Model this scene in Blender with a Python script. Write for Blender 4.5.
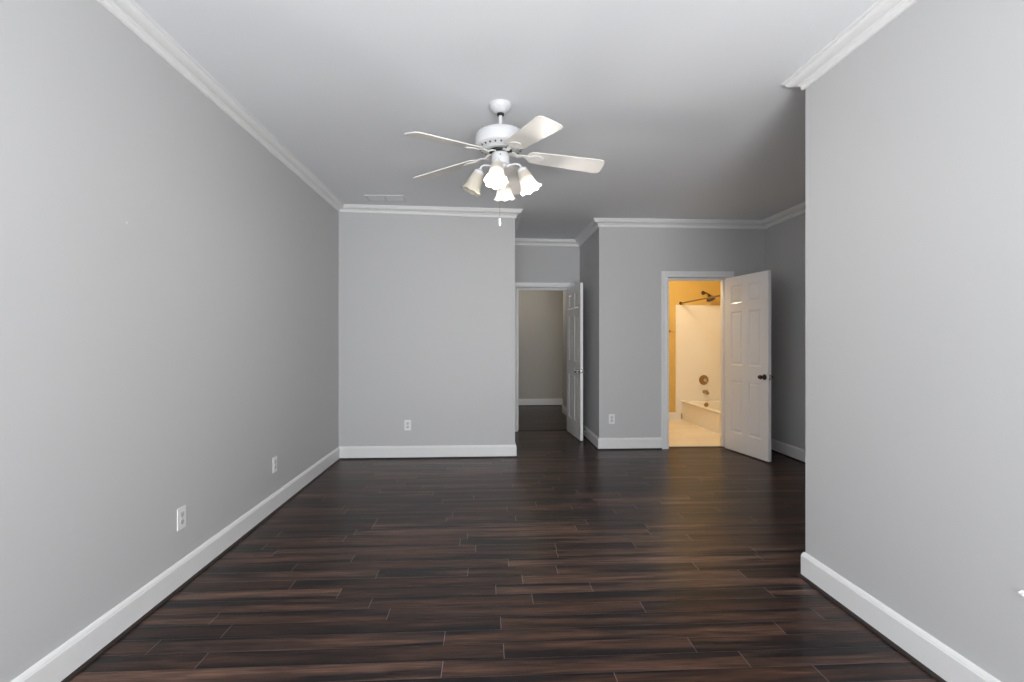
import bpy, bmesh, math, random
from mathutils import Vector, Matrix
for o in list(bpy.data.objects): bpy.data.objects.remove(o)
S = bpy.context.scene; C = S.collection
R = math.radians; PI = math.pi
random.seed(7)

# ------------------------------------------------------------ camera, world, light, exposure
cam = bpy.data.objects.new('camera', bpy.data.cameras.new('camera')); C.objects.link(cam)
cam.location = (0, 0, 1.29); cam.rotation_euler = (R(90), 0, R(-2.98))
cam.data.sensor_width = 36; cam.data.lens = 500 / 1024 * 36; cam.data.clip_start = .02
S.camera = cam
S.view_settings.view_transform = 'Standard'; S.view_settings.look = 'None'
S.view_settings.gamma = 1; S.view_settings.use_curve_mapping = False
S.view_settings.exposure = 0.0
W = bpy.data.worlds.new('world'); S.world = W; W.use_nodes = True
W.node_tree.nodes['Background'].inputs[0].default_value = (.75, .87, 1, 1)
W.node_tree.nodes['Background'].inputs[1].default_value = 1.2

def area(name, loc, rot, sx, sy, power, col):
    l = bpy.data.lights.new(name, 'AREA'); l.shape = 'RECTANGLE'; l.size = sx; l.size_y = sy
    l.energy = power; l.color = col
    o = bpy.data.objects.new(name, l); C.objects.link(o); o.location = loc; o.rotation_euler = rot
    return o
REAR = -1.7
# sky daylight through the wide window behind the camera; added lamp brightens the ceiling
area('sky_daylight', (0.05, REAR - .16, 1.35), (R(90), 0, 0), 2.7, 1.9, 124, (.93, .965, 1))
area('ceiling_fill', (0.55, REAR - .75, .25), (R(90 + 36), 0, 0), 1.7, 1.3, 345, (1, .985, .96))

# ------------------------------------------------------------ helpers
def mat(name, col, rough=.5, metal=0, spec=.5, bump=None, emit=None, coat=0):
    m = bpy.data.materials.new(name); m.use_nodes = True
    nt = m.node_tree; b = nt.nodes['Principled BSDF']
    b.inputs['Base Color'].default_value = (*col, 1); b.inputs['Roughness'].default_value = rough
    b.inputs['Metallic'].default_value = metal; b.inputs['Specular IOR Level'].default_value = spec
    b.inputs['Coat Weight'].default_value = coat
    if emit: b.inputs['Emission Color'].default_value = (*emit[0], 1); b.inputs['Emission Strength'].default_value = emit[1]
    tc = nt.nodes.new('ShaderNodeTexCoord')
    n = nt.nodes.new('ShaderNodeTexNoise'); n.inputs['Scale'].default_value = bump[0] if bump else 12
    n.inputs['Detail'].default_value = 4
    nt.links.new(tc.outputs['Object'], n.inputs['Vector'])
    # faint tonal variation of the finish
    hs = nt.nodes.new('ShaderNodeMix'); hs.data_type = 'RGBA'
    hs.inputs[6].default_value = (*[c * .985 for c in col], 1); hs.inputs[7].default_value = (*[min(1, c * 1.015) for c in col], 1)
    nt.links.new(n.outputs['Fac'], hs.inputs[0]); nt.links.new(hs.outputs[2], b.inputs['Base Color'])
    if bump:
        bp = nt.nodes.new('ShaderNodeBump'); bp.inputs['Strength'].default_value = bump[1]; bp.inputs['Distance'].default_value = .002
        nt.links.new(n.outputs['Fac'], bp.inputs['Height']); nt.links.new(bp.outputs[0], b.inputs['Normal'])
    return m

M = {
 'wall': mat('grey_wall_paint', (.555, .556, .560), .52, spec=.35, bump=(160, .06)),
 'ceiling': mat('ceiling_paint', (.825, .84, .865), .8, spec=.2, bump=(120, .08)),
 'trim': mat('white_trim_paint', (.82, .82, .82), .38, bump=(40, .02)),
 'door': mat('white_door_paint', (.92, .91, .90), .3, bump=(90, .03)),
 'yellow': mat('yellow_bathroom_paint', (.64, .44, .13), .6, bump=(150, .05)),
 'shoe': mat('dark_shoe_moulding', (.019, .012, .011), .5),
 'acrylic': mat('white_acrylic', (.86, .83, .77), .22),
 'fanwhite': mat('white_fan_enamel', (.66, .665, .68), .3),
 'blade': mat('white_fan_blade', (.76, .735, .70), .42),
 'black': mat('black_rubber', (.01, .01, .01), .6),
 'bronze': mat('dark_bronze', (.09, .075, .07), .28, metal=1),
 'nickel': mat('brushed_nickel', (.66, .64, .62), .25, metal=1),
 'brass': mat('antique_brass', (.36, .24, .12), .3, metal=1),
 'plastic': mat('white_plastic', (.84, .84, .84), .35),
 'slot': mat('dark_slot', (.10, .10, .10), .7),
 'socket': mat('grey_white_plastic', (.62, .62, .62), .4),
 'glass_off': mat('frosted_glass_unlit', (.56, .52, .44), .35),
 'glass_on': mat('frosted_glass_lit', (.46, .42, .36), .35, emit=((1, .93, .82), 3.6)),
 'vent': mat('vent_enamel', (.66, .67, .69), .5),
 'rear': mat('window_frame_paint', (.8, .8, .8), .4),
}
M['bulb_on'] = mat('lit_bulb', (1, .95, .88), .4, emit=((1, .94, .84), 5))
M['bowl'] = mat('lit_bowl', (1, .9, .75), .4, emit=((1, .82, .58), 2))
M['bowl_dim'] = mat('dim_bowl', (1, .95, .85), .4, emit=((1, .9, .75), 1.5))
def shade_gradient_glass(m):           # a lit bulb sits in the mouth half: the glass glows more there
    nt = m.node_tree; b = nt.nodes['Principled BSDF']
    tc = nt.nodes.new('ShaderNodeTexCoord'); sp = nt.nodes.new('ShaderNodeSeparateXYZ')
    mr = nt.nodes.new('ShaderNodeMapRange'); mr.inputs[1].default_value = -.045; mr.inputs[2].default_value = -.10
    mr.inputs[3].default_value = .14; mr.inputs[4].default_value = 1.5
    nt.links.new(tc.outputs['Object'], sp.inputs[0]); nt.links.new(sp.outputs[2], mr.inputs[0])
    nt.links.new(mr.outputs[0], b.inputs['Emission Strength'])
shade_gradient_glass(M['glass_on'])

def wood_mat():
    m = bpy.data.materials.new('dark_wood_planks'); m.use_nodes = True
    nt = m.node_tree; N = nt.nodes; L = nt.links; b = N['Principled BSDF']
    at = N.new('ShaderNodeAttribute'); at.attribute_name = 'plank'
    sep = N.new('ShaderNodeSeparateColor'); L.new(at.outputs['Color'], sep.inputs[0])
    tc = N.new('ShaderNodeTexCoord')
    off = N.new('ShaderNodeVectorMath'); off.operation = 'MULTIPLY_ADD'
    L.new(at.outputs['Color'], off.inputs[0]); off.inputs[1].default_value = (37, 53, 91); L.new(tc.outputs['Object'], off.inputs[2])
    def noise(sc, detail, dist=0):
        mp = N.new('ShaderNodeMapping'); mp.inputs['Scale'].default_value = sc; L.new(off.outputs[0], mp.inputs['Vector'])
        n = N.new('ShaderNodeTexNoise'); n.inputs['Scale'].default_value = 1; n.inputs['Detail'].default_value = detail
        n.inputs['Distortion'].default_value = dist; L.new(mp.outputs[0], n.inputs['Vector']); return n
    def ramp(src, stops):
        r = N.new('ShaderNodeValToRGB'); e = r.color_ramp.elements
        while len(e) < len(stops): e.new(.5)
        for k, (p, c) in enumerate(stops): e[k].position = p; e[k].color = (*c, 1)
        L.new(src, r.inputs[0]); return r
    def mix(kind, f, a, c):
        x = N.new('ShaderNodeMix'); x.data_type = 'RGBA'; x.blend_type = kind
        if isinstance(f, float): x.inputs[0].default_value = f
        else: L.new(f, x.inputs[0])
        for i, v in ((6, a), (7, c)):
            if isinstance(v, tuple): x.inputs[i].default_value = (*v, 1)
            else: L.new(v, x.inputs[i])
        return x.outputs[2]
    patch = noise((1.0, 15, 1), 5, .5); grain = noise((7, 130, 1), 5, .3); fine = noise((3, 38, 1), 3, .5)
    # per plank tone
    tone = ramp(sep.outputs[0], [(0, (.032, .017, .013)), (.3, (.054, .028, .019)), (.7, (.082, .044, .031)), (1, (.120, .068, .049))])
    # darker scorched strip along one long edge of each board, wavering with the patches
    sd = N.new('ShaderNodeMath'); sd.operation = 'GREATER_THAN'; L.new(sep.outputs[1], sd.inputs[0]); sd.inputs[1].default_value = .45
    df = N.new('ShaderNodeMath'); df.operation = 'SUBTRACT'; L.new(sd.outputs[0], df.inputs[0]); L.new(at.outputs['Alpha'], df.inputs[1])
    ab = N.new('ShaderNodeMath'); ab.operation = 'ABSOLUTE'; L.new(df.outputs[0], ab.inputs[0])
    em = N.new('ShaderNodeMapRange'); em.inputs[1].default_value = 0; em.inputs[2].default_value = .55; em.inputs[3].default_value = -.13; em.inputs[4].default_value = .035
    L.new(ab.outputs[0], em.inputs[0])
    pa = N.new('ShaderNodeMath'); pa.operation = 'ADD'; L.new(patch.outputs['Fac'], pa.inputs[0]); L.new(em.outputs[0], pa.inputs[1])
    pm = ramp(pa.outputs[0], [(.38, (0, 0, 0)), (.56, (1, 1, 1))])
    c1 = mix('MIX', pm.outputs[0], (.013, .0095, .0100), tone.outputs[0])
    gr = ramp(grain.outputs['Fac'], [(.32, (.55, .55, .55)), (.68, (1.4, 1.4, 1.4))])
    c2 = mix('MULTIPLY', 1.0, c1, gr.outputs[0])
    fr = ramp(fine.outputs['Fac'], [(.34, (.6, .6, .63)), (.66, (1.35, 1.3, 1.26))])
    c3 = mix('MULTIPLY', 1.0, c2, fr.outputs[0])
    L.new(c3, b.inputs['Base Color'])
    rr = N.new('ShaderNodeMapRange'); rr.inputs[3].default_value = .27; rr.inputs[4].default_value = .36
    L.new(fine.outputs['Fac'], rr.inputs[0]); L.new(rr.outputs[0], b.inputs['Roughness'])
    b.inputs['IOR'].default_value = 1.30; b.inputs['Specular IOR Level'].default_value = .5
    bp = N.new('ShaderNodeBump'); bp.inputs['Strength'].default_value = .10; bp.inputs['Distance'].default_value = .002
    L.new(fine.outputs['Fac'], bp.inputs['Height']); L.new(bp.outputs[0], b.inputs['Normal'])
    return m
M['wood'] = wood_mat()
M['seam'] = mat('plank_edge_glint', (.30, .26, .26), .4)  # seam tone lightened to imitate light caught on the board bevels

def tile_mat():
    m = bpy.data.materials.new('beige_floor_tile'); m.use_nodes = True
    nt = m.node_tree; N = nt.nodes; L = nt.links; b = N['Principled BSDF']
    tc = N.new('ShaderNodeTexCoord'); br = N.new('ShaderNodeTexBrick'); br.offset = .5; br.squash = 1
    br.inputs['Scale'].default_value = 1; br.inputs['Brick Width'].default_value = .9; br.inputs['Row Height'].default_value = .15
    br.inputs['Mortar Size'].default_value = .004; br.inputs['Color1'].default_value = (.86, .80, .70, 1)
    br.inputs['Color2'].default_value = (.80, .73, .61, 1); br.inputs['Mortar'].default_value = (.66, .55, .42, 1)
    mp = N.new('ShaderNodeMapping'); mp.inputs['Rotation'].default_value = (0, 0, R(0))
    L.new(tc.outputs['Object'], mp.inputs[0]); L.new(mp.outputs[0], br.inputs['Vector']); L.new(br.outputs['Color'], b.inputs['Base Color'])
    b.inputs['Roughness'].default_value = .35
    return m
M['tile'] = tile_mat()

def link(name, me, m, parent=None, loc=(0, 0, 0), rot=(0, 0, 0)):
    o = bpy.data.objects.new(name, me); C.objects.link(o)
    for k in (m if isinstance(m, (list, tuple)) else [m]): me.materials.append(k)
    o.parent = parent; o.location = loc; o.rotation_euler = rot
    return o
def obj(name, bm, m, parent=None, loc=(0, 0, 0), rot=(0, 0, 0), smooth=False):
    bmesh.ops.recalc_face_normals(bm, faces=bm.faces)
    me = bpy.data.meshes.new(name); bm.to_mesh(me); bm.free()
    o = link(name, me, m, parent, loc, rot)
    if smooth:
        for p in me.polygons: p.use_smooth = True
        try: me.set_sharp_from_angle(angle=R(38))
        except Exception: pass
    return o
def tag(o, label, cat=None, group=None, kind=None):
    o['label'] = label
    if cat: o['category'] = cat
    if group: o['group'] = group
    if kind: o['kind'] = kind
    return o
def thing(name, label, cat, loc=(0, 0, 0), rot=(0, 0, 0), group=None, kind=None):
    o = bpy.data.objects.new(name, None); C.objects.link(o); o.location = loc; o.rotation_euler = rot
    o.empty_display_size = .05
    return tag(o, label, cat, group, kind)
def bx(bm, x0, y0, z0, x1, y1, z1, bev=0):
    r = bmesh.ops.create_cube(bm, size=1)
    vs = r['verts']
    for v in vs: v.co = Vector(((x0 + x1) / 2 + v.co.x * (x1 - x0), (y0 + y1) / 2 + v.co.y * (y1 - y0), (z0 + z1) / 2 + v.co.z * (z1 - z0)))
    if bev:
        es = {e for v in vs for e in v.link_edges}
        bmesh.ops.bevel(bm, geom=list(es), offset=bev, segments=2, profile=.6, affect='EDGES')
    return bm
def BX(*a, bev=0):
    bm = bmesh.new(); return bx(bm, *a, bev=bev)
def lathe(bm, prof, n=40, mt=None, wav=None, close=True):
    rings = []
    for i, (r, z) in enumerate(prof):
        ring = []
        if r < 1e-6:
            ring = [bm.verts.new((0, 0, z))]
        else:
            for k in range(n):
                a = 2 * PI * k / n
                rr, zz = (r, z) if not wav else wav(i, r, z, a)
                ring.append(bm.verts.new((rr * math.cos(a), rr * math.sin(a), zz)))
        rings.append(ring)
    nv = [v for g in rings for v in g]
    for a, b in zip(rings, rings[1:]):
        for k in range(n):
            k2 = (k + 1) % n
            if len(a) == 1 and len(b) == 1: continue
            if len(a) == 1: bm.faces.new((a[0], b[k], b[k2]))
            elif len(b) == 1: bm.faces.new((a[k], b[0], a[k2]))
            else: bm.faces.new((a[k], b[k], b[k2], a[k2]))
    if mt: bmesh.ops.transform(bm, matrix=mt, verts=nv)
    return bm
def tube(bm, pts, r, n=12):
    pts = [Vector(p) for p in pts]; rs = r if isinstance(r, (list, tuple)) else [r] * len(pts)
    prev = None; rings = []
    for i, p in enumerate(pts):
        t = (pts[min(i + 1, len(pts) - 1)] - pts[max(i - 1, 0)]).normalized()
        if prev is None:
            u = t.cross(Vector((0, 0, 1)));  u = u if u.length > .1 else t.cross(Vector((1, 0, 0)))
        else: u = prev - t * prev.dot(t)
        u.normalize(); prev = u; v = t.cross(u)
        rings.append([bm.verts.new(p + (u * math.cos(2 * PI * k / n) + v * math.sin(2 * PI * k / n)) * rs[i]) for k in range(n)])
    for a, b in zip(rings, rings[1:]):
        for k in range(n): bm.faces.new((a[k], a[(k + 1) % n], b[(k + 1) % n], b[k]))
    bm.faces.new(rings[0][::-1]); bm.faces.new(rings[-1])
    return bm

H = 2.735
XL, YB, XC, YD, XE, YF, XG, YI, XR = -1.607, 5.55, .322, 7.11, 1.342, 5.875, 3.37, 2.64, 1.74
TX0 = 3.205; HEND = 9.93; YT = 8.09; BR = 3.98
O1 = (.442, 1.190); O2 = (2.172, 2.893); OH = 2.045; T = .12

def lift(x): return .009 - .013 * min(x, 1.0)      # the ceiling runs a little out of level, higher on the left
def struct(name, bm, m, label, cat, parent=None):
    for v in bm.verts:
        if v.co.z > 2.6: v.co.z += lift(v.co.x) + (max(0, H - v.co.z) * .24 if v.co.x < -1.5 or (1.6 < v.co.x < 1.8 and v.co.y < 2.8) else 0)
    return tag(obj(name, bm, m, parent), label, cat, kind='structure')

# ------------------------------------------------------------ floor of separate boards in one mesh
def floor_mesh():
    bm = bmesh.new(); lay = bm.loops.layers.float_color.new('plank')
    w = .1034; y = REAR; row = 0
    base = (XL - .1, XG + .1)
    def quad(x0, y0, x1, y1, z, mi, col):
        f = bm.faces.new([bm.verts.new(p) for p in ((x0, y0, z), (x1, y0, z), (x1, y1, z), (x0, y1, z))])
        f.material_index = mi
        for i, l in enumerate(f.loops): l[lay] = (*col, 0 if i < 2 else 1)      # alpha runs across the board
    y = -1.797
    while y < HEND + .1:
        y1 = y + w
        xa, xb = base if y < 5.95 else ((-.6, 1.42) if y < 9.02 else (-.6, 3.0))
        x = xa - random.uniform(0, 1.2)
        while x < xb:
            ln = random.choice((.5, .8, 1.22, 1.22, 1.22, 1.5))
            x1 = x + ln
            quad(max(x, xa) + .0010, y + .0006, min(x1, xb) - .0010, y1 - .0006, 0, 0, (random.random(), random.random(), random.random())) if min(x1, xb) - max(x, xa) > .004 else None
            x = x1
        quad(xa, y, xb, y1, -.0012, 1, (0, 0, 0))
        y = y1
    # slab beneath
    v0 = len(bm.faces)
    bx(bm, XL - .1, REAR - .1, -.1, XG + .1, HEND + .1, -.004)
    for f in list(bm.faces)[v0:]: f.material_index = 1
    return bm
me_bm = floor_mesh(); me = bpy.data.meshes.new('floor'); me_bm.to_mesh(me); me_bm.free()
fo = link('floor', me, [M['wood'], M['seam']])
tag(fo, 'dark brown wood plank floor running across the empty room', 'floor', kind='structure')
struct('floor_bathroom', BX(1.47, 5.99, -.003, BR, YT, .004), M['tile'], 'beige tiled floor inside the yellow bathroom', 'floor')

# ------------------------------------------------------------ ceiling and walls
struct('ceiling', bx(BX(XL - .12, REAR - .12, H, 1.0, HEND + .12, H + .1), 1.0, REAR - .12, H, 4.3, HEND + .12, H + .1), M['ceiling'], 'flat white ceiling above the whole room', 'ceiling')
w_ = M['wall']
struct('wall_left', BX(XL - T, REAR - T, 0, XL, YB + T, H), w_, 'long plain grey wall on the left with two outlets', 'wall')
struct('wall_back', BX(XL, YB, 0, XC, YB + T, H), w_, 'grey back wall with one outlet, left of the hallway recess', 'wall')
struct('wall_recess_left', BX(XC - T, YB + T, 0, XC, YD, H), w_, 'grey side wall hidden left of the hallway door', 'wall')
bm = BX(XC - T, YD, 0, O1[0], YD + T, H); bx(bm, O1[1], YD, 0, XE, YD + T, H); bx(bm, O1[0], YD, OH, O1[1], YD + T, H)
struct('wall_recess_back', bm, w_, 'grey wall around and above the hallway doorway', 'wall')
struct('wall_recess_right', bx(BX(XE, YF + T, 0, XE + T - .005, YD + T, H), 1.395, YD + T, 0, XE + T - .005, 9.02, H), w_, 'shaded grey side wall right of the open hallway door', 'wall')
bm = BX(XE, YF, 0, O2[0], YF + T, H); bx(bm, O2[1], YF, 0, XG, YF + T, H); bx(bm, O2[0], YF, OH, O2[1], YF + T, H)
struct('wall_bathroom', bm, w_, 'grey wall holding the bathroom doorway and a small outlet', 'wall')
struct('wall_far_right', BX(XG, YI - T, 0, XG + T, YF + T, H), w_, 'dark shaded grey wall behind the bathroom door', 'wall')
struct('wall_partition', BX(XR, YI - T, 0, XG, YI, H), w_, 'hidden rear face of the projecting wall on the right', 'wall')
struct('wall_right', BX(XR, REAR - T, 0, XR + T, YI - T, H), w_, 'bright grey wall in the right foreground', 'wall')
WX0, WX1, WZ0, WZ1 = -1.3, 1.4, .42, 2.3
bm = BX(XL, REAR - T, 0, WX0, REAR, H); bx(bm, WX1, REAR - T, 0, XR, REAR, H); bx(bm, WX0, REAR - T, 0, WX1, REAR, WZ0); bx(bm, WX0, REAR - T, WZ1, WX1, REAR, H)
struct('wall_rear', bm, w_, 'grey wall with the wide window behind the camera', 'wall')
# window frame behind the camera
wr = thing('window_1', 'wide white framed window behind the camera', 'window', ((WX0 + WX1) / 2, REAR, WZ0), kind='structure')
hw = (WX1 - WX0) / 2; hh = WZ1 - WZ0
bm = bmesh.new()
bx(bm, -hw, -T, 0, -hw + .05, -.02, hh); bx(bm, hw - .05, -T, 0, hw, -.02, hh); bx(bm, -hw + .05, -T, 0, hw - .05, -.02, .05); bx(bm, -hw + .05, -T, hh - .05, hw - .05, -.02, hh)
for k in (-1, 1): bx(bm, k * hw / 3 - .03, -T + .01, .05, k * hw / 3 + .03, -.03, hh - .05)
obj('window_frame', bm, M['rear'], wr)
obj('window_sill', BX(-hw - .05, -.03, -.03, hw + .05, .04, 0, bev=.004), M['rear'], wr)

# hallway shell
struct('wall_hallway_left', BX(-.6 - T, YD + T, 0, -.6, HEND, H), w_, 'hidden left wall of the hallway', 'wall')
struct('wall_hallway_front', BX(-.6, YD, 0, XC - T, YD + T, H), w_, 'hidden near wall of the hallway', 'wall')
M['hallwall'] = mat('taupe_hallway_paint', (.50, .48, .45), .6, bump=(160, .06))
struct('wall_hallway_back', BX(-.6 - T, HEND, 0, 3.12, HEND + T, H), M['hallwall'], 'plain taupe wall seen through the hallway doorway', 'wall')
struct('wall_hallway_right', BX(3.0, 9.02, 0, 3.12, HEND, H), w_, 'hidden right end wall of the hallway', 'wall')
# bathroom shell
y_ = M['yellow']
struct('wall_bathroom_back', BX(XE + T, YT, 0, BR + T, YT + T, H), y_, 'yellow bathroom wall around the tub surround', 'wall')
struct('wall_bathroom_left', BX(XE + T - .005, YF + T + .01, 0, XE + T + .01, YT, H), y_, 'hidden left yellow bathroom wall', 'wall')
struct('wall_bathroom_right', BX(BR, YF + T, 0, BR + T, YT, H), y_, 'hidden right bathroom wall beside the tub', 'wall')
bm = BX(XE + T, YF + T, 0, O2[0], YF + T + .01, H); bx(bm, O2[1], YF + T, 0, BR, YF + T + .01, H); bx(bm, O2[0], YF + T, OH, O2[1], YF + T + .01, H)
struct('wall_bathroom_front', bm, y_, 'inner yellow face of the bathroom door wall', 'wall')

# ------------------------------------------------------------ crown, baseboard and shoe moulding swept round the room
PATH = [(XL, REAR), (XL, YB), (XC, YB), (XC, YD), (XE, YD), (XE, YF), (XG, YF), (XG, YI), (XR, YI), (XR, REAR)]
def nrm(a, b):
    d = (Vector(b) - Vector(a)).normalized(); return Vector((d.y, -d.x)), d
def sweep(path, i, prof, s=None, e=None):
    """profile (offset from wall, z) along segment i with mitred ends; s/e = butt cut positions"""
    n, d = nrm(path[i], path[i + 1])
    def end(j, cut):
        if cut is not None: return [Vector((*(Vector(cut) + n * o), z)) for o, z in prof]
        if 0 < j < len(path) - 1:
            n1, _ = nrm(path[j - 1], path[j]); n2, _ = nrm(path[j], path[j + 1])
            mv = (n1 + n2) / (1 + n1.dot(n2))
        else: mv = n
        return [Vector((*(Vector(path[j]) + mv * o), z)) for o, z in prof]
    A, B = end(i, s), end(i + 1, e)
    bm = bmesh.new(); va = [bm.verts.new(p) for p in A]; vb = [bm.verts.new(p) for p in B]; k = len(prof)
    for q in range(k): bm.faces.new((va[q], va[(q + 1) % k], vb[(q + 1) % k], vb[q]))
    bm.faces.new(va); bm.faces.new(vb[::-1])
    return bm
cz, cp = H - .090, .082
crown = [(0, H), (cp, H), (cp, H - .013), (cp - .007, H - .014), (cp - .009, H - .018)]
for k in range(9):                                  # deep cove
    a = R(90) * k / 8
    crown.append((cp - .012 - .040 * (1 - math.cos(a)) , H - .018 - .030 * math.sin(a)))
crown += [(.026, H - .049), (.026, H - .053), (.024, H - .056), (.019, H - .060), (.016, H - .066), (.016, H - .082), (.012, cz + .002), (.008, cz), (0, cz)]
BH = .138
base = [(0, 0), (.016, 0), (.016, BH - .021), (.0135, BH - .017), (.013, BH - .013), (.0075, BH - .003), (.004, BH), (0, BH)]
shoe = [(.0155, 0), (.0155, .014)] + [(.0155 + .015 * math.sin(a), .014 * math.cos(a)) for a in (R(15), R(35), R(55), R(75))] + [(.0305, .003), (.0305, 0)]
names = ['the left wall', 'the back wall', 'the recess left side', 'the wall above the hallway door', 'the recess right side', 'the bathroom door wall', 'the far right wall', 'the hidden partition face', 'the right foreground wall']
sides = ['left', 'back', 'recess_left', 'recess_back', 'recess_right', 'bathroom', 'far_right', 'partition', 'right']
tn = 0
for i in range(9):
    tn += 1
    struct(f'trim_{tn}', sweep(PATH, i, crown), M['trim'], f'white crown moulding along the top of {names[i]}', 'crown moulding')
CW = .080
cuts = {3: [(None, (O1[0] - CW, YD)), ((O1[1] + CW, YD), None)], 5: [(None, (O2[0] - CW, YF)), ((O2[1] + CW, YF), None)]}
for i in range(9):
    bms, bs = None, None
    for s, e in cuts.get(i, [(None, None)]):
        for kind in (0, 1):
            b = sweep(PATH, i, base if kind == 0 else shoe, s, e)
            tmp = bpy.data.meshes.new('t'); bmesh.ops.recalc_face_normals(b, faces=b.faces); b.to_mesh(tmp); b.free()
            if kind == 0:
                bms = bms or bmesh.new(); bms.from_mesh(tmp)
            else:
                bs = bs or bmesh.new(); bs.from_mesh(tmp)
            bpy.data.meshes.remove(tmp)
    o = struct(f'baseboard_{sides[i]}', bms, M['trim'], f'white baseboard along the foot of {names[i]}', 'baseboard')
    sh = obj('shoe_moulding', bs, M['shoe'], o); sh['label'] = 'thin dark brown shoe moulding'
# hallway and bathroom baseboards
o = struct('baseboard_hallway_back', sweep([(-.6, HEND), (3.0, HEND)], 0, base), M['trim'], 'white baseboard seen at the end of the hallway', 'baseboard')
obj('shoe_moulding', sweep([(-.6, HEND), (3.0, HEND)], 0, shoe), M['shoe'], o)
hp = [(3.0, 9.02), (1.395, 9.02), (1.395, YD + T)]
hp = hp[0:]
struct('baseboard_hallway_right', sweep([(XE + T - .005, 9.02), (1.395, 9.02), (1.395, YD + T)][::-1], 0, [(-o_, z_) for o_, z_ in base]), M['trim'], 'short white baseboard on the hallway wall behind the door', 'baseboard')
struct('baseboard_hallway_corner', sweep([(XE + T, 9.02), (1.379, 9.02)][::-1], 0, [(-o_, z_) for o_, z_ in base]), M['trim'], 'white baseboard returning round the hallway wall corner', 'baseboard')
struct('baseboard_bathroom_back', sweep([(XE + T + .01, YT), (TX0, YT)], 0, [(o_, z_ * .8 + .004) for o_, z_ in base]), M['trim'], 'cream lit baseboard at the foot of the yellow wall', 'baseboard')

# ------------------------------------------------------------ door casings, jambs, thresholds
def casing(x0, x1, yw, label_, n):
    """casing on the room face (toward -y) with jamb lining and stop"""
    bm = bmesh.new()
    prof = [(0, 0), (0, .011), (.008, .016), (.030, .013), (.066, .018), (CW - .012, .020), (CW - .006, .017), (CW - .006, 0)]
    r = .006
    def P(side, o, y, top):     # mitred U path
        if side == 0: return (x0 - r - o, yw - y, 0 if not top else OH + r + o)
        return (x1 + r + o, yw - y, 0 if not top else OH + r + o)
    rows = [[bm.verts.new(P(0, o, y, 0)) for o, y in prof], [bm.verts.new(P(0, o, y, 1)) for o, y in prof],
            [bm.verts.new(P(1, o, y, 1)) for o, y in prof], [bm.verts.new(P(1, o, y, 0)) for o, y in prof]]
    k = len(prof)
    for a, b in zip(rows, rows[1:]):
        for q in range(k): bm.faces.new((a[q], a[(q + 1) % k], b[(q + 1) % k], b[q]))
    bm.faces.new(rows[0]); bm.faces.new(rows[-1][::-1])
    c = struct(f'trim_{n}', bm, M['trim'], label_, 'door casing')
    j = bmesh.new()
    bx(j, x0 - .006, yw - .001, 0, x0 + .012, yw + T + .012, OH); bx(j, x1 - .0125, yw + .036, 0, x1 + .006, yw + T + .012, OH)
    bx(j, x0, yw, OH - .012, x1, yw + T + .012, OH + .006)
    bx(j, x0 + .012, yw + .045, 0, x0 + .024, yw + .08, OH - .012); bx(j, x1 - .024, yw + .045, 0, x1 - .0125, yw + .08, OH - .012)
    bx(j, x0 + .024, yw + .045, OH - .024, x1 - .024, yw + .08, OH - .012)
    obj('door_jamb', j, M['trim'], c)
    st = obj('strike_plate', BX(x0 + .011, yw + .005, .90, x0 + .0135, yw + .035, .965), M['brass'], c); st['label'] = 'small brass strike plate'
    return c
casing(*O1, YD, 'white painted casing around the hallway doorway', 20)
casing(*O2, YF, 'white painted casing around the lit bathroom doorway', 21)
def threshold(x0, x1, y0, y1, n, l):
    bm = bmesh.new(); pr = [(y0, 0), (y0 + .02, .009), (y1 - .02, .009), (y1, 0)]
    a = [bm.verts.new((x0, y, z)) for y, z in pr]; b = [bm.verts.new((x1, y, z)) for y, z in pr]
    for q in range(4): bm.faces.new((a[q], a[(q + 1) % 4], b[(q + 1) % 4], b[q]))
    bm.faces.new(a); bm.faces.new(b[::-1]); struct(f'trim_{n}', bm, M['shoe'], l, 'threshold')
threshold(O1[0] + .012, O1[1] - .012, YD + .03, YD + .11, 22, 'dark wood threshold strip in the hallway doorway')
threshold(O2[0] + .012, O2[1] - .012, YF + .02, YF + .10, 23, 'dark wood threshold strip in the bathroom doorway')

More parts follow.
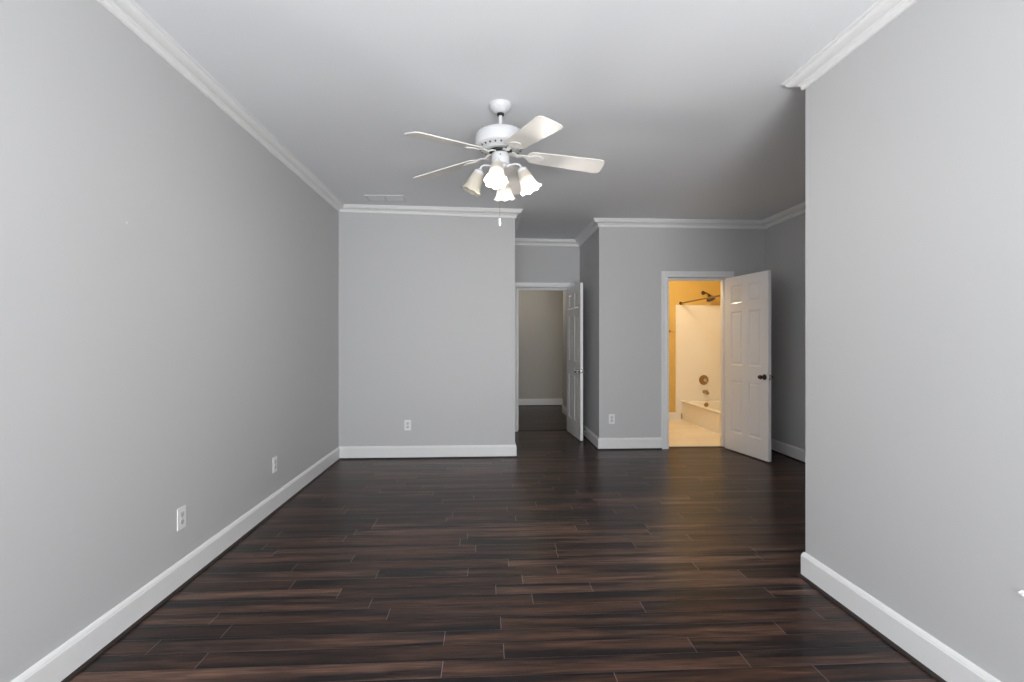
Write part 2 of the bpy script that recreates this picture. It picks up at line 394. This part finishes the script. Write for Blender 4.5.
# ------------------------------------------------------------ six panel doors
def panel_door(name, label, W_, pivot, ang, z0, km, kl):
    """pivot = hinge pin; leaf runs along local +x, the face toward the wall it opened onto is y=TH"""
    TH = .035; pivot = (pivot[0] + math.sin(ang) * TH, pivot[1] - math.cos(ang) * TH)
    HL = 2.026; sx = .112; mid = .105
    xs = [0, sx, (W_ - mid) / 2, (W_ + mid) / 2, W_ - sx, W_]
    zs = [0, .215, .82, 1.0, 1.62, 1.715, 1.925, HL]
    bm = bmesh.new()
    for face in (0, 1):
        yf = TH if face else 0; sg = -1 if face else 1
        for i in range(5):
            for j in range(7):
                x0, x1, a0, a1 = xs[i], xs[i + 1], zs[j], zs[j + 1]
                def ring(ins, dep): return [bm.verts.new((x0 + ins, yf + sg * dep, a0 + ins)), bm.verts.new((x1 - ins, yf + sg * dep, a0 + ins)), bm.verts.new((x1 - ins, yf + sg * dep, a1 - ins)), bm.verts.new((x0 + ins, yf + sg * dep, a1 - ins))]
                r0 = ring(0, 0)
                if i in (1, 3) and j in (1, 3, 5):
                    for ins, dep in ((.004, .003), (.012, .0075), (.020, .0085), (.034, .0035), (.038, .0028)):
                        r1 = ring(ins, dep)
                        for q in range(4): bm.faces.new((r0[q], r0[(q + 1) % 4], r1[(q + 1) % 4], r1[q]))
                        r0 = r1
                bm.faces.new(r0)
    for (a, b) in (((0, 0), (W_, 0)), ((0, HL), (W_, HL))):
        bm.faces.new([bm.verts.new(p) for p in ((a[0], 0, a[1]), (b[0], 0, b[1]), (b[0], TH, b[1]), (a[0], TH, a[1]))])
    for x in (0, W_): bm.faces.new([bm.verts.new(p) for p in ((x, 0, 0), (x, TH, 0), (x, TH, HL), (x, 0, HL))])
    bmesh.ops.remove_doubles(bm, verts=bm.verts, dist=.0001)
    d = obj(name, bm, M['door']); d.location = (*pivot, z0); d.rotation_euler = (0, 0, ang)
    tag(d, label, 'door', kind='structure')
    kz = .905 - z0; kx = W_ - .056
    for s in (1, -1):
        y0 = TH if s > 0 else 0
        mt = Matrix.Translation((kx, y0, kz)) @ Matrix.Rotation(R(-90 * s), 4, 'X')
        b = lathe(bmesh.new(), [(0, 0), (.031, 0), (.032, .003), (.028, .008), (.014, .011), (.0115, .016), (.0115, .030)], 28, mt)
        kn = obj('door_knob', b, km, d, smooth=True); kn['label'] = kl
        # egg shaped grip, longer across the door
        g = lathe(bmesh.new(), [(0, .026), (.010, .028), (.018, .034), (.0215, .042), (.0195, .050), (.012, .0565), (0, .059)], 28)
        bmesh.ops.scale(g, vec=(1.65, 1.1, 1.1), verts=g.verts)
        bmesh.ops.transform(g, matrix=Matrix.Translation((kx - .008, y0, kz)) @ Matrix.Rotation(R(-90 * s), 4, 'X'), verts=g.verts)
        obj('knob_grip', g, km, kn, smooth=True)
    lp = BX(W_ - .0005, .006, kz - .028, W_ + .0015, TH - .006, kz + .028, bev=.0005)
    l = obj('latch_plate', lp, M['nickel'], d)
    bt = bmesh.new(); bx(bt, W_ + .001, .011, kz - .010, W_ + .010, TH - .012, kz + .010, bev=.002)
    obj('latch_bolt', bt, M['nickel'], l)
    for hz in (.19, 1.02, 1.82):
        b = tube(bmesh.new(), [(-.003, TH + .004, hz - .045), (-.003, TH + .004, hz + .045)], .006, 12)
        bx(b, -.0015, .008, hz - .044, .0002, TH, hz + .044)
        obj('hinge', b, M['nickel'], d, smooth=True)
    return d
# leaf direction (sin a, -cos a); local +x -> that; local +y must be its left-hand side facing -x
panel_door('door_1', 'white six panel bathroom door standing open beside the lit doorway', .727, (O2[1], YF - .022), R(-90 + 9.4), .012, M['bronze'], 'dark metal egg-shaped knob')
panel_door('door_2', 'narrow looking white six panel hallway door opened into the recess', .740, (O1[1], YD - .022), R(-90 + 4), .012, M['nickel'], 'bright nickel egg-shaped knob')

# ------------------------------------------------------------ spring door stop on the recess baseboard
ds = thing('door_stop', 'small metal door stop on the baseboard behind the open hallway door', 'door stop', (XE - .016, 6.55, .085), (0, R(-90), 0))
obj('mounting_plate', lathe(bmesh.new(), [(0, 0), (.014, 0), (.014, .004), (.009, .009), (0, .009)], 20), M['nickel'], ds, smooth=True)
obj('spring', lathe(bmesh.new(), [(0, .008)] + [(.0065 + .0012 * (k % 2), .009 + k * .0018) for k in range(30)] + [(0, .063)], 16), M['nickel'], ds, smooth=True)
tp = obj('rubber_tip', lathe(bmesh.new(), [(0, .060), (.009, .061), (.010, .066), (.009, .075), (.006, .078), (0, .078)], 20), M['plastic'], ds, smooth=True); tp['label'] = 'white rubber tip'

# ------------------------------------------------------------ duplex outlets
def make_outlet():
    root = thing('wall_outlet', '', 'outlet')
    # local: plate in XZ, facing -y
    b = BX(-.036, -.006, -.058, .036, 0, .058, bev=.0025)
    obj('cover_plate', b, M['plastic'], root)
    for s in (1, -1):
        b = lathe(bmesh.new(), [(0, 0), (.0172, 0), (.0172, .0016), (.0160, .0022), (0, .0022)], 32, Matrix.Translation((0, -.0058, s * .0195)) @ Matrix.Rotation(R(90), 4, 'X'))
        for v in b.verts: v.co.z = s * .0195 + max(-.0135, min(.0135, v.co.z - s * .0195))
        so = obj('socket', b, M['socket'], root)
        c = bmesh.new()
        bx(c, -.0078, -.0086, s * .0195 - .001, -.0056, -.0078, s * .0195 + .0075); bx(c, .0056, -.0086, s * .0195 - .0005, .0078, -.0078, s * .0195 + .0065)
        bx(c, -.0022, -.0086, s * .0195 - .0095, .0022, -.0078, s * .0195 - .0050)
        obj('slot', c, M['slot'], so)
    obj('screw', lathe(bmesh.new(), [(0, 0), (.0035, 0), (.003, .0012), (0, .0015)], 16, Matrix.Translation((0, -.006, 0)) @ Matrix.Rotation(R(90), 4, 'X')), M['nickel'], root, smooth=True)
    return root
def dup(root, loc, rotz, label):
    r = root.copy(); C.objects.link(r); r.location = loc; r.rotation_euler = (0, 0, rotz); r['label'] = label
    for ch in list(root.children):
        c = ch.copy(); C.objects.link(c); c.parent = r
        for g in ch.children:
            d = g.copy(); C.objects.link(d); d.parent = c
    return r
ou = make_outlet(); ou['group'] = 'duplex wall outlets'
ou['label'] = 'larger looking white outlet low on the left wall, nearer the camera'
ou.location = (XL, 2.725, .356); ou.rotation_euler = (0, 0, R(90))
dup(ou, (XL, 3.893, .350), R(90), 'smaller looking white outlet farther along the left wall, nearer the back corner')
dup(ou, (-.859, YB, .365), 0, 'white outlet low on the grey back wall beneath the ceiling fan')
dup(ou, (1.493, YF, .363), 0, 'white outlet on the grey wall between hallway door and bathroom doorway')
wf = thing('wall_fitting', 'tiny white fitting low on the right wall at the photo edge', 'fitting', (XR, 1.535, .475), (0, R(-90), 0)); wf.scale = (.8, .8, .8)
obj('flange', lathe(bmesh.new(), [(0, 0), (.008, 0), (.008, .003), (.005, .004), (0, .004)], 20), M['plastic'], wf, smooth=True)
obj('stub', tube(bmesh.new(), [(0, 0, .003), (0, 0, .016), (-.001, -.004, .020), (-.003, -.020, .021)], .0042, 12), M['plastic'], wf, smooth=True)
obj_nail = obj('wall_anchor', lathe(bmesh.new(), [(0, 0), (.0045, 0), (.004, .002), (.0015, .003), (0, .003)], 16), M['plastic'], None, (XL, 2.325, 1.82), (0, R(90), 0), smooth=True)
tag(obj_nail, 'tiny white anchor stuck in the upper left wall', 'wall anchor')

# ------------------------------------------------------------ ceiling vent
vt = thing('ceiling_vent', 'white two-part slatted air register in the ceiling by the back wall', 'vent', (-1.025, 5.19, H + lift(-1.02)), (0, 0, 0))
vw, vd = .195, .105
b = bmesh.new()
for x0, y0, x1, y1 in ((-vw, -vd, vw, -vd + .024), (-vw, vd - .024, vw, vd), (-vw, -vd + .024, -vw + .024, vd - .024), (vw - .024, -vd + .024, vw, vd - .024), (-.012, -vd + .024, .012, vd - .024)):
    bx(b, x0, y0, -.009, x1, y1, 0, bev=.002)
obj('vent_frame', b, M['vent'], vt)
obj('vent_backing', BX(-vw + .02, -vd + .02, -.0012, vw - .02, vd - .02, -.0002), M['slot'], vt)
for s in (-1, 1):
    for k in range(9):
        b = bmesh.new(); x0 = .012 if s > 0 else -vw + .022; x1 = vw - .022 if s > 0 else -.012
        y = -vd + .034 + k * (2 * vd - .068) / 8
        f = [(y - .008, -.002), (y - .0072, -.0012), (y + .0078, -.0088), (y + .007, -.0096)]
        a = [b.verts.new((x0, p, q)) for p, q in f]; c = [b.verts.new((x1, p, q)) for p, q in f]
        for q in range(4): b.faces.new((a[q], a[(q + 1) % 4], c[(q + 1) % 4], c[q]))
        b.faces.new(a); b.faces.new(c[::-1]); obj('slat', b, M['vent'], vt)

# ------------------------------------------------------------ ceiling fan with four bell shades
fan = thing('ceiling_fan', 'white five blade ceiling fan with four bell glass lights and pull chain', 'ceiling fan', (.089, 3.07, H + lift(.09) + .0157)); fan.scale = (1.0166,) * 3
fw = M['fanwhite']
obj('canopy', lathe(bmesh.new(), [(0, -.0155), (.067, -.0155), (.068, -.020), (.064, -.036), (.052, -.052), (.034, -.067), (.022, -.071), (0, -.071)], 48), fw, fan, smooth=True)
obj('rod_collar', lathe(bmesh.new(), [(0, -.070), (.021, -.070), (.021, -.082), (.016, -.086), (0, -.086)], 32), M['black'], fan, smooth=True)
obj('down_rod', lathe(bmesh.new(), [(0, -.08), (.0115, -.08), (.0115, -.156), (.021, -.160), (.021, -.168), (0, -.168)], 24), fw, fan, smooth=True)
mo = obj('motor_housing', lathe(bmesh.new(), [(0, -.168), (.050, -.170), (.100, -.176), (.130, -.187), (.146, -.202), (.151, -.218), (.152, -.264), (.149, -.271), (.143, -.276), (.108, -.291), (.100, -.294), (.098, -.297), (.060, -.298), (0, -.298)], 64), fw, fan, smooth=True)
for k in range(24):                                # cooling slots round the lower taper
    a = 2 * PI * k / 24
    b = lathe(bmesh.new(), [(0, -.002), (.0068, -.002), (.0068, .002), (0, .002)], 12)
    bmesh.ops.scale(b, vec=(1.0, .75, 1), verts=b.verts)
    bmesh.ops.transform(b, matrix=Matrix.Rotation(a, 4, 'Z') @ Matrix.Translation((.127, 0, -.2833)) @ Matrix.Rotation(R(153), 4, 'Y'), verts=b.verts)
    obj('cooling_slot', b, M['black'], mo)
for k in range(4):
    a = 2 * PI * k / 4 + .6
    obj('screw', lathe(bmesh.new(), [(0, 0), (.006, 0), (.005, .006), (0, .007)], 12, Matrix.Translation((.128 * math.cos(a), .128 * math.sin(a), -.187))), M['nickel'], mo, smooth=True)
obj('flywheel', lathe(bmesh.new(), [(0, -.297), (.068, -.297), (.072, -.300), (.068, -.309), (0, -.309)], 40), M['black'], fan, smooth=True)
obj('switch_housing', lathe(bmesh.new(), [(0, -.308), (.034, -.308), (.036, -.312), (.052, -.315), (.055, -.321), (.055, -.372), (.052, -.380), (.040, -.386), (.036, -.400), (.020, -.409), (0, -.410)], 48), fw, fan, smooth=True)
for k in range(4):
    a = R(-93 + 90 * k)
    obj('screw', lathe(bmesh.new(), [(0, 0), (.0042, 0), (.0036, .0022), (0, .0026)], 12, Matrix.Rotation(a, 4, 'Z') @ Matrix.Translation((.0545, 0, -.336)) @ Matrix.Rotation(R(90), 4, 'Y')), M['bronze'], fan, smooth=True)

BZ = -.312                                        # blade plane under the ceiling
def blade_mesh():
    bm = bmesh.new(); pts = []
    r0, r1 = .165, .636; w0, w1 = .054, .073
    out = [(r0, -.030), (r0 + .022, -w0), (r0 + .05, -w0 - .004)]
    out += [(r0 + .05 + (r1 - .035 - r0 - .05) * t, -(w0 + .004 + (w1 - w0 - .004) * t)) for t in (.25, .5, .75, 1)]
    out += [(r1 - .012, -w1 + .006), (r1 - .003, -w1 + .022), (r1, -.02), (r1 + .001, 0)]
    out = out + [(x, -y) for x, y in out[-2::-1]]
    top = [bm.verts.new((x, y, .003)) for x, y in out]; bot = [bm.verts.new((x, y, -.003)) for x, y in out]
    bm.faces.new(top); bm.faces.new(bot[::-1]); n = len(out)
    for q in range(n): bm.faces.new((top[q], top[(q + 1) % n], bot[(q + 1) % n], bot[q]))
    bmesh.ops.recalc_face_normals(bm, faces=bm.faces)
    # shift to the pitch axis
    return bm
def iron_mesh():
    bm = bmesh.new(); z1 = .008      # attaches at the flywheel height, relative to the blade plane
    L = []
    for r, z, w in ((.052, z1, .017), (.080, z1, .016), (.105, z1 - .014, .012), (.130, z1 * .38, .011), (.155, .000, .013), (.175, -.008, .022), (.195, -.009, .036), (.225, -.009, .040), (.250, -.009, .030), (.268, -.009, .012)):
        L.append([bm.verts.new(p) for p in ((r, -w, z + .003), (r, w, z + .003), (r, w, z - .003), (r, -w, z - .003))])
    for a, c in zip(L, L[1:]):
        for q in range(4): bm.faces.new((a[q], a[(q + 1) % 4], c[(q + 1) % 4], c[q]))
    bm.faces.new(L[0]); bm.faces.new(L[-1][::-1]); bmesh.ops.recalc_face_normals(bm, faces=bm.faces)
    return bm
bmb = blade_mesh(); bme = bpy.data.meshes.new('fan_blade'); bmb.to_mesh(bme); bmb.free()
imb = iron_mesh(); ime = bpy.data.meshes.new('blade_iron'); imb.to_mesh(ime); imb.free()
bme.materials.append(M['blade']); ime.materials.append(M['blade'])
for k in range(5):
    a = R(-68 + 72 * k)
    bl = bpy.data.objects.new('fan_blade', bme); C.objects.link(bl); bl.parent = fan; bl.location = (0, 0, BZ)
    bl.rotation_mode = 'QUATERNION'; bl.rotation_quaternion = (Matrix.Rotation(a, 4, 'Z') @ Matrix.Rotation(R(5), 4, 'Y') @ Matrix.Rotation(R(-12), 4, 'X')).to_quaternion()
    ir = bpy.data.objects.new('blade_iron', ime); C.objects.link(ir); ir.parent = bl
    for q in range(3):
        x, y = ((.205, .018), (.205, -.018), (.245, 0))[q]
        obj('screw', lathe(bmesh.new(), [(0, -.0115), (.005, -.0115), (.0045, -.0138), (0, -.0145)], 10, Matrix.Translation((x, y, 0))), fw, bl, smooth=True)

def shade_bm():
    prof = [(.020, .004), (.026, 0), (.032, -.010), (.037, -.024), (.041, -.045), (.044, -.066), (.048, -.088), (.054, -.106), (.062, -.119), (.067, -.125)]
    inner = [(r - .0035, z + .001) for r, z in prof[::-1]]
    P = prof + inner
    def wav(i, r, z, a):
        j = i if i < len(prof) else 2 * len(prof) - 1 - i
        t = max(0, (j - 5) / (len(prof) - 6)); c = math.cos(8 * a)
        return r * (1 + .045 * t * c), z - .003 * t * c
    bm = lathe(bmesh.new(), P, 96, wav=wav)
    return bm
for k, a in enumerate((170, -100, -10, 80)):
    ar = R(a); d = Vector((math.cos(ar), math.sin(ar), 0))
    lit = a != 170; tilt = R(24)
    # gooseneck arm
    pts = [d * .040 + Vector((0, 0, -.394))]
    for t in range(9):
        u = t / 8; pts.append(d * (.050 + .072 * math.sin(u * PI / 2)) + Vector((0, 0, -.386 + .012 * math.sin(u * PI) - .012 * u)))
    ax = (d * math.sin(tilt) + Vector((0, 0, -math.cos(tilt))))
    pts.append(pts[-1] + ax * .012); nk = pts[-1] + ax * .004
    ob = obj('light_arm', tube(bmesh.new(), pts, .0062, 12), fw, fan, smooth=True)
    q = Vector((0, 0, -1)).rotation_difference(ax)
    fit = obj('shade_fitter', lathe(bmesh.new(), [(0, .012), (.012, .012), (.016, .006), (.030, -.002), (.0315, -.020), (.029, -.021), (.0285, -.004), (0, -.004)], 32), fw, ob, smooth=True)
    fit.location = nk; fit.rotation_mode = 'QUATERNION'; fit.rotation_quaternion = q
    sh = obj('lamp_shade', shade_bm(), M['glass_on'] if lit else M['glass_off'], fan, smooth=True)
    sh.location = nk + ax * .010; sh.rotation_mode = 'QUATERNION'; sh.rotation_quaternion = q
    sh['label'] = 'lit frosted bell glass shade' if lit else 'unlit cream frosted bell glass shade'
    bu = obj('light_bulb', lathe(bmesh.new(), [(0, -.004), (.013, -.004), (.013, -.030), (.018, -.042), (.027, -.058), (.030, -.070), (.027, -.084), (.016, -.095), (0, -.099)], 32), M['bulb_on'] if lit else M['glass_off'], sh, smooth=True)
    if lit:
        l = bpy.data.lights.new('fan_bulb_light', 'POINT'); l.energy = 7.5; l.color = (1, .94, .87); l.shadow_soft_size = .03
        lo = bpy.data.objects.new('fan_bulb_light', l); C.objects.link(lo); lo.parent = sh; lo.location = (0, 0, -.135)
pc = obj('pull_chain', tube(bmesh.new(), [(-.004, -.012, -.405), (-.004, -.012, -.712)], .0011, 8), M['brass'], fan)
obj('chain_fob', lathe(bmesh.new(), [(0, 0), (.003, -.001), (.0062, -.012), (.0072, -.030), (.0062, -.041), (0, -.044)], 20, Matrix.Translation((-.004, -.012, -.708))), M['plastic'], pc, smooth=True)

# ------------------------------------------------------------ bathroom
TX = 3.21
tubo = thing('bathtub', 'cream white bathtub with drain, under the shower wall', 'bathtub', (TX, YT - .78, .004))
def tub_bm():
    W2, L, hh = .77, .77 + .75, .305     # local: x 0..W2, y from the wall (.77) toward the camera
    y1 = .755; y0 = y1 - 1.52
    bm = bmesh.new()
    # outer apron and rim as a loft of rounded rectangles
    def rr(x0, ya, x1, yb, r, z, n=6):
        out = []
        for cx, cy, s in ((x1 - r, yb - r, 0), (x0 + r, yb - r, 90), (x0 + r, ya + r, 180), (x1 - r, ya + r, 270)):
            for k in range(n + 1):
                a = R(s + 90 * k / n); out.append(bm.verts.new((cx + r * math.cos(a), cy + r * math.sin(a), z)))
        return out
    lo = [rr(0.012, y0, W2, y1, .004, 0), rr(0.012, y0, W2, y1, .004, hh - .03), rr(0, y0, W2, y1, .006, hh - .022), rr(0, y0, W2, y1, .008, hh - .004), rr(.005, y0 + .004, W2 - .004, y1 - .004, .01, hh),
          rr(.060, y0 + .07, W2 - .06, y1 - .07, .10, hh), rr(.070, y0 + .08, W2 - .07, y1 - .08, .11, hh - .01), rr(.10, y0 + .14, W2 - .10, y1 - .11, .12, .10), rr(.15, y0 + .2, W2 - .15, y1 - .17, .12, .055)]
    for a, b in zip(lo, lo[1:]):
        n = len(a)
        for k in range(n): bm.faces.new((a[k], a[(k + 1) % n], b[(k + 1) % n], b[k]))
    bm.faces.new(lo[-1]); bm.faces.new(lo[0][::-1]); return bm
obj('tub_shell', tub_bm(), M['acrylic'], tubo, smooth=True)
su = thing('shower_surround', 'glossy cream white shower wall panels around the tub', 'shower surround', (TX - .09, YT - .001, .10))
b = BX(0, -.022, 0, BR - TX + .088, 0, 1.78, bev=.004)
obj('back_panel', b, M['acrylic'], su)
tag(obj('shower_side_panel', BX(BR - .024, YT - 1.55, .32, BR - .001, YT - .03, 1.88, bev=.004), M['acrylic']), 'hidden side panel of the shower wall', 'shower surround')
obj('panel_edge', BX(-.006, -.026, 0, .022, -.0005, 1.786, bev=.004), M['acrylic'], su)
FX = 3.585; FY = YT - .0235
def wallm(z): return Matrix.Translation((0, 0, z)) @ Matrix.Rotation(R(90), 4, 'X')
vl = thing('shower_valve', 'round brass shower valve on the shower wall above the tub spout', 'valve', (FX, FY, .649))
obj('escutcheon', lathe(bmesh.new(), [(0, 0), (.080, 0), (.082, .004), (.076, .012), (.040, .018), (0, .020)], 40, wallm(0)), M['brass'], vl, smooth=True)
obj('valve_handle', lathe(bmesh.new(), [(0, .018), (.026, .018), (.028, .03), (.030, .055), (.024, .066), (0, .068)], 24, wallm(0)), M['nickel'], vl, smooth=True)
obj('handle_lever', tube(bmesh.new(), [(0, -.05, 0), (.02, -.054, -.02), (.045, -.056, -.045)], [.008, .007, .005], 10), M['nickel'], vl, smooth=True)
sp = thing('tub_spout', 'brass tub spout on the shower wall between the valve and the drain', 'spout', (FX + .01, FY, .455))
obj('spout_body', tube(bmesh.new(), [(0, 0, .0), (0, -.06, .0), (0, -.11, -.004), (0, -.135, -.018)], [.032, .030, .027, .022], 20), M['brass'], sp, smooth=True)
obj('diverter_knob', lathe(bmesh.new(), [(0, .02), (.004, .02), (.004, .036), (.008, .038), (.008, .046), (0, .047)], 12, Matrix.Translation((0, -.11, 0))), M['brass'], sp, smooth=True)
obj('overflow_plate', lathe(bmesh.new(), [(0, 0), (.036, 0), (.037, .004), (.030, .010), (0, .011)], 28, Matrix.Translation((FX - TX, .663, .252 - .004)) @ Matrix.Rotation(R(96), 4, 'X')), M['brass'], tubo, smooth=True)['label'] = 'round brass overflow plate'
sr = thing('shower_rod', 'thin brass shower curtain rod above the tub apron', 'shower rod', (TX + .0, YT, 1.912))
obj('rod', tube(bmesh.new(), [(0, -.004, 0), (0, -1.50, 0)], .0125, 16), M['brass'], sr, smooth=True)
obj('rod_flange', lathe(bmesh.new(), [(0, 0), (.028, 0), (.028, .006), (.018, .018), (0, .018)], 24, wallm(0)), M['bronze'], sr, smooth=True)
she = thing('shower_fixture', 'dark bronze shower head on a bent arm high on the yellow wall', 'shower head', (FX, YT, 2.085))
obj('arm_flange', lathe(bmesh.new(), [(0, 0), (.034, 0), (.034, .005), (.016, .014), (0, .014)], 24, wallm(0)), M['bronze'], she, smooth=True)
obj('shower_arm', tube(bmesh.new(), [(0, -.01, 0), (0, -.06, .004), (.01, -.11, -.012), (.03, -.15, -.045)], .0095, 12), M['bronze'], she, smooth=True)
hd = lathe(bmesh.new(), [(0, .02), (.014, .018), (.018, 0), (.026, -.012), (.050, -.040), (.054, -.052), (.050, -.058), (0, -.058)], 32)
bmesh.ops.scale(hd, vec=(1.3,) * 3, verts=hd.verts)
bmesh.ops.transform(hd, matrix=Matrix.Translation((.034, -.158, -.062)) @ Matrix.Rotation(R(-28), 4, 'X') @ Matrix.Rotation(R(-8), 4, 'Y'), verts=hd.verts)
obj('shower_head', hd, M['bronze'], she, smooth=True)
hk = thing('towel_hook', 'small brass hook on the yellow wall left of the shower wall', 'hook', (3.02, YT, 1.45))
obj('hook_base', lathe(bmesh.new(), [(0, 0), (.024, 0), (.024, .004), (.012, .012), (0, .013)], 24, wallm(0)), M['brass'], hk, smooth=True)
obj('hook_arm', tube(bmesh.new(), [(0, -.01, 0), (0, -.04, -.004), (.03, -.055, -.012), (.062, -.055, -.010)], .006, 12), M['brass'], hk, smooth=True)
# bathroom ceiling lamp (warm), above the doorway's sight line
def globe(name, label, loc, power, col, em):
    g = thing(name, label, 'ceiling light', loc)
    obj('lamp_base', lathe(bmesh.new(), [(0, 0), (.11, 0), (.11, -.02), (.10, -.028), (0, -.028)], 40), M['fanwhite'], g, smooth=True)
    obj('glass_bowl', lathe(bmesh.new(), [(.10, -.026), (.13, -.035), (.135, -.055), (.11, -.085), (.06, -.103), (0, -.108)], 40), em, g, smooth=True)
    l = bpy.data.lights.new(name + '_glow', 'POINT'); l.energy = power; l.color = col; l.shadow_soft_size = .12
    lo = bpy.data.objects.new(name + '_glow', l); C.objects.link(lo); lo.parent = g; lo.location = (0, 0, -.17)
globe('ceiling_lamp', 'hidden warm ceiling lamp inside the bathroom', (2.55, 6.75, H), 54, (1, .83, .57), M['bowl'])
globe('ceiling_lamp', 'unseen dim lamp added to light the hallway', (.55, 8.9, H), 11, (1, .88, .74), M['bowl_dim'])  # added out of sight to brighten the hallway, no known fixture
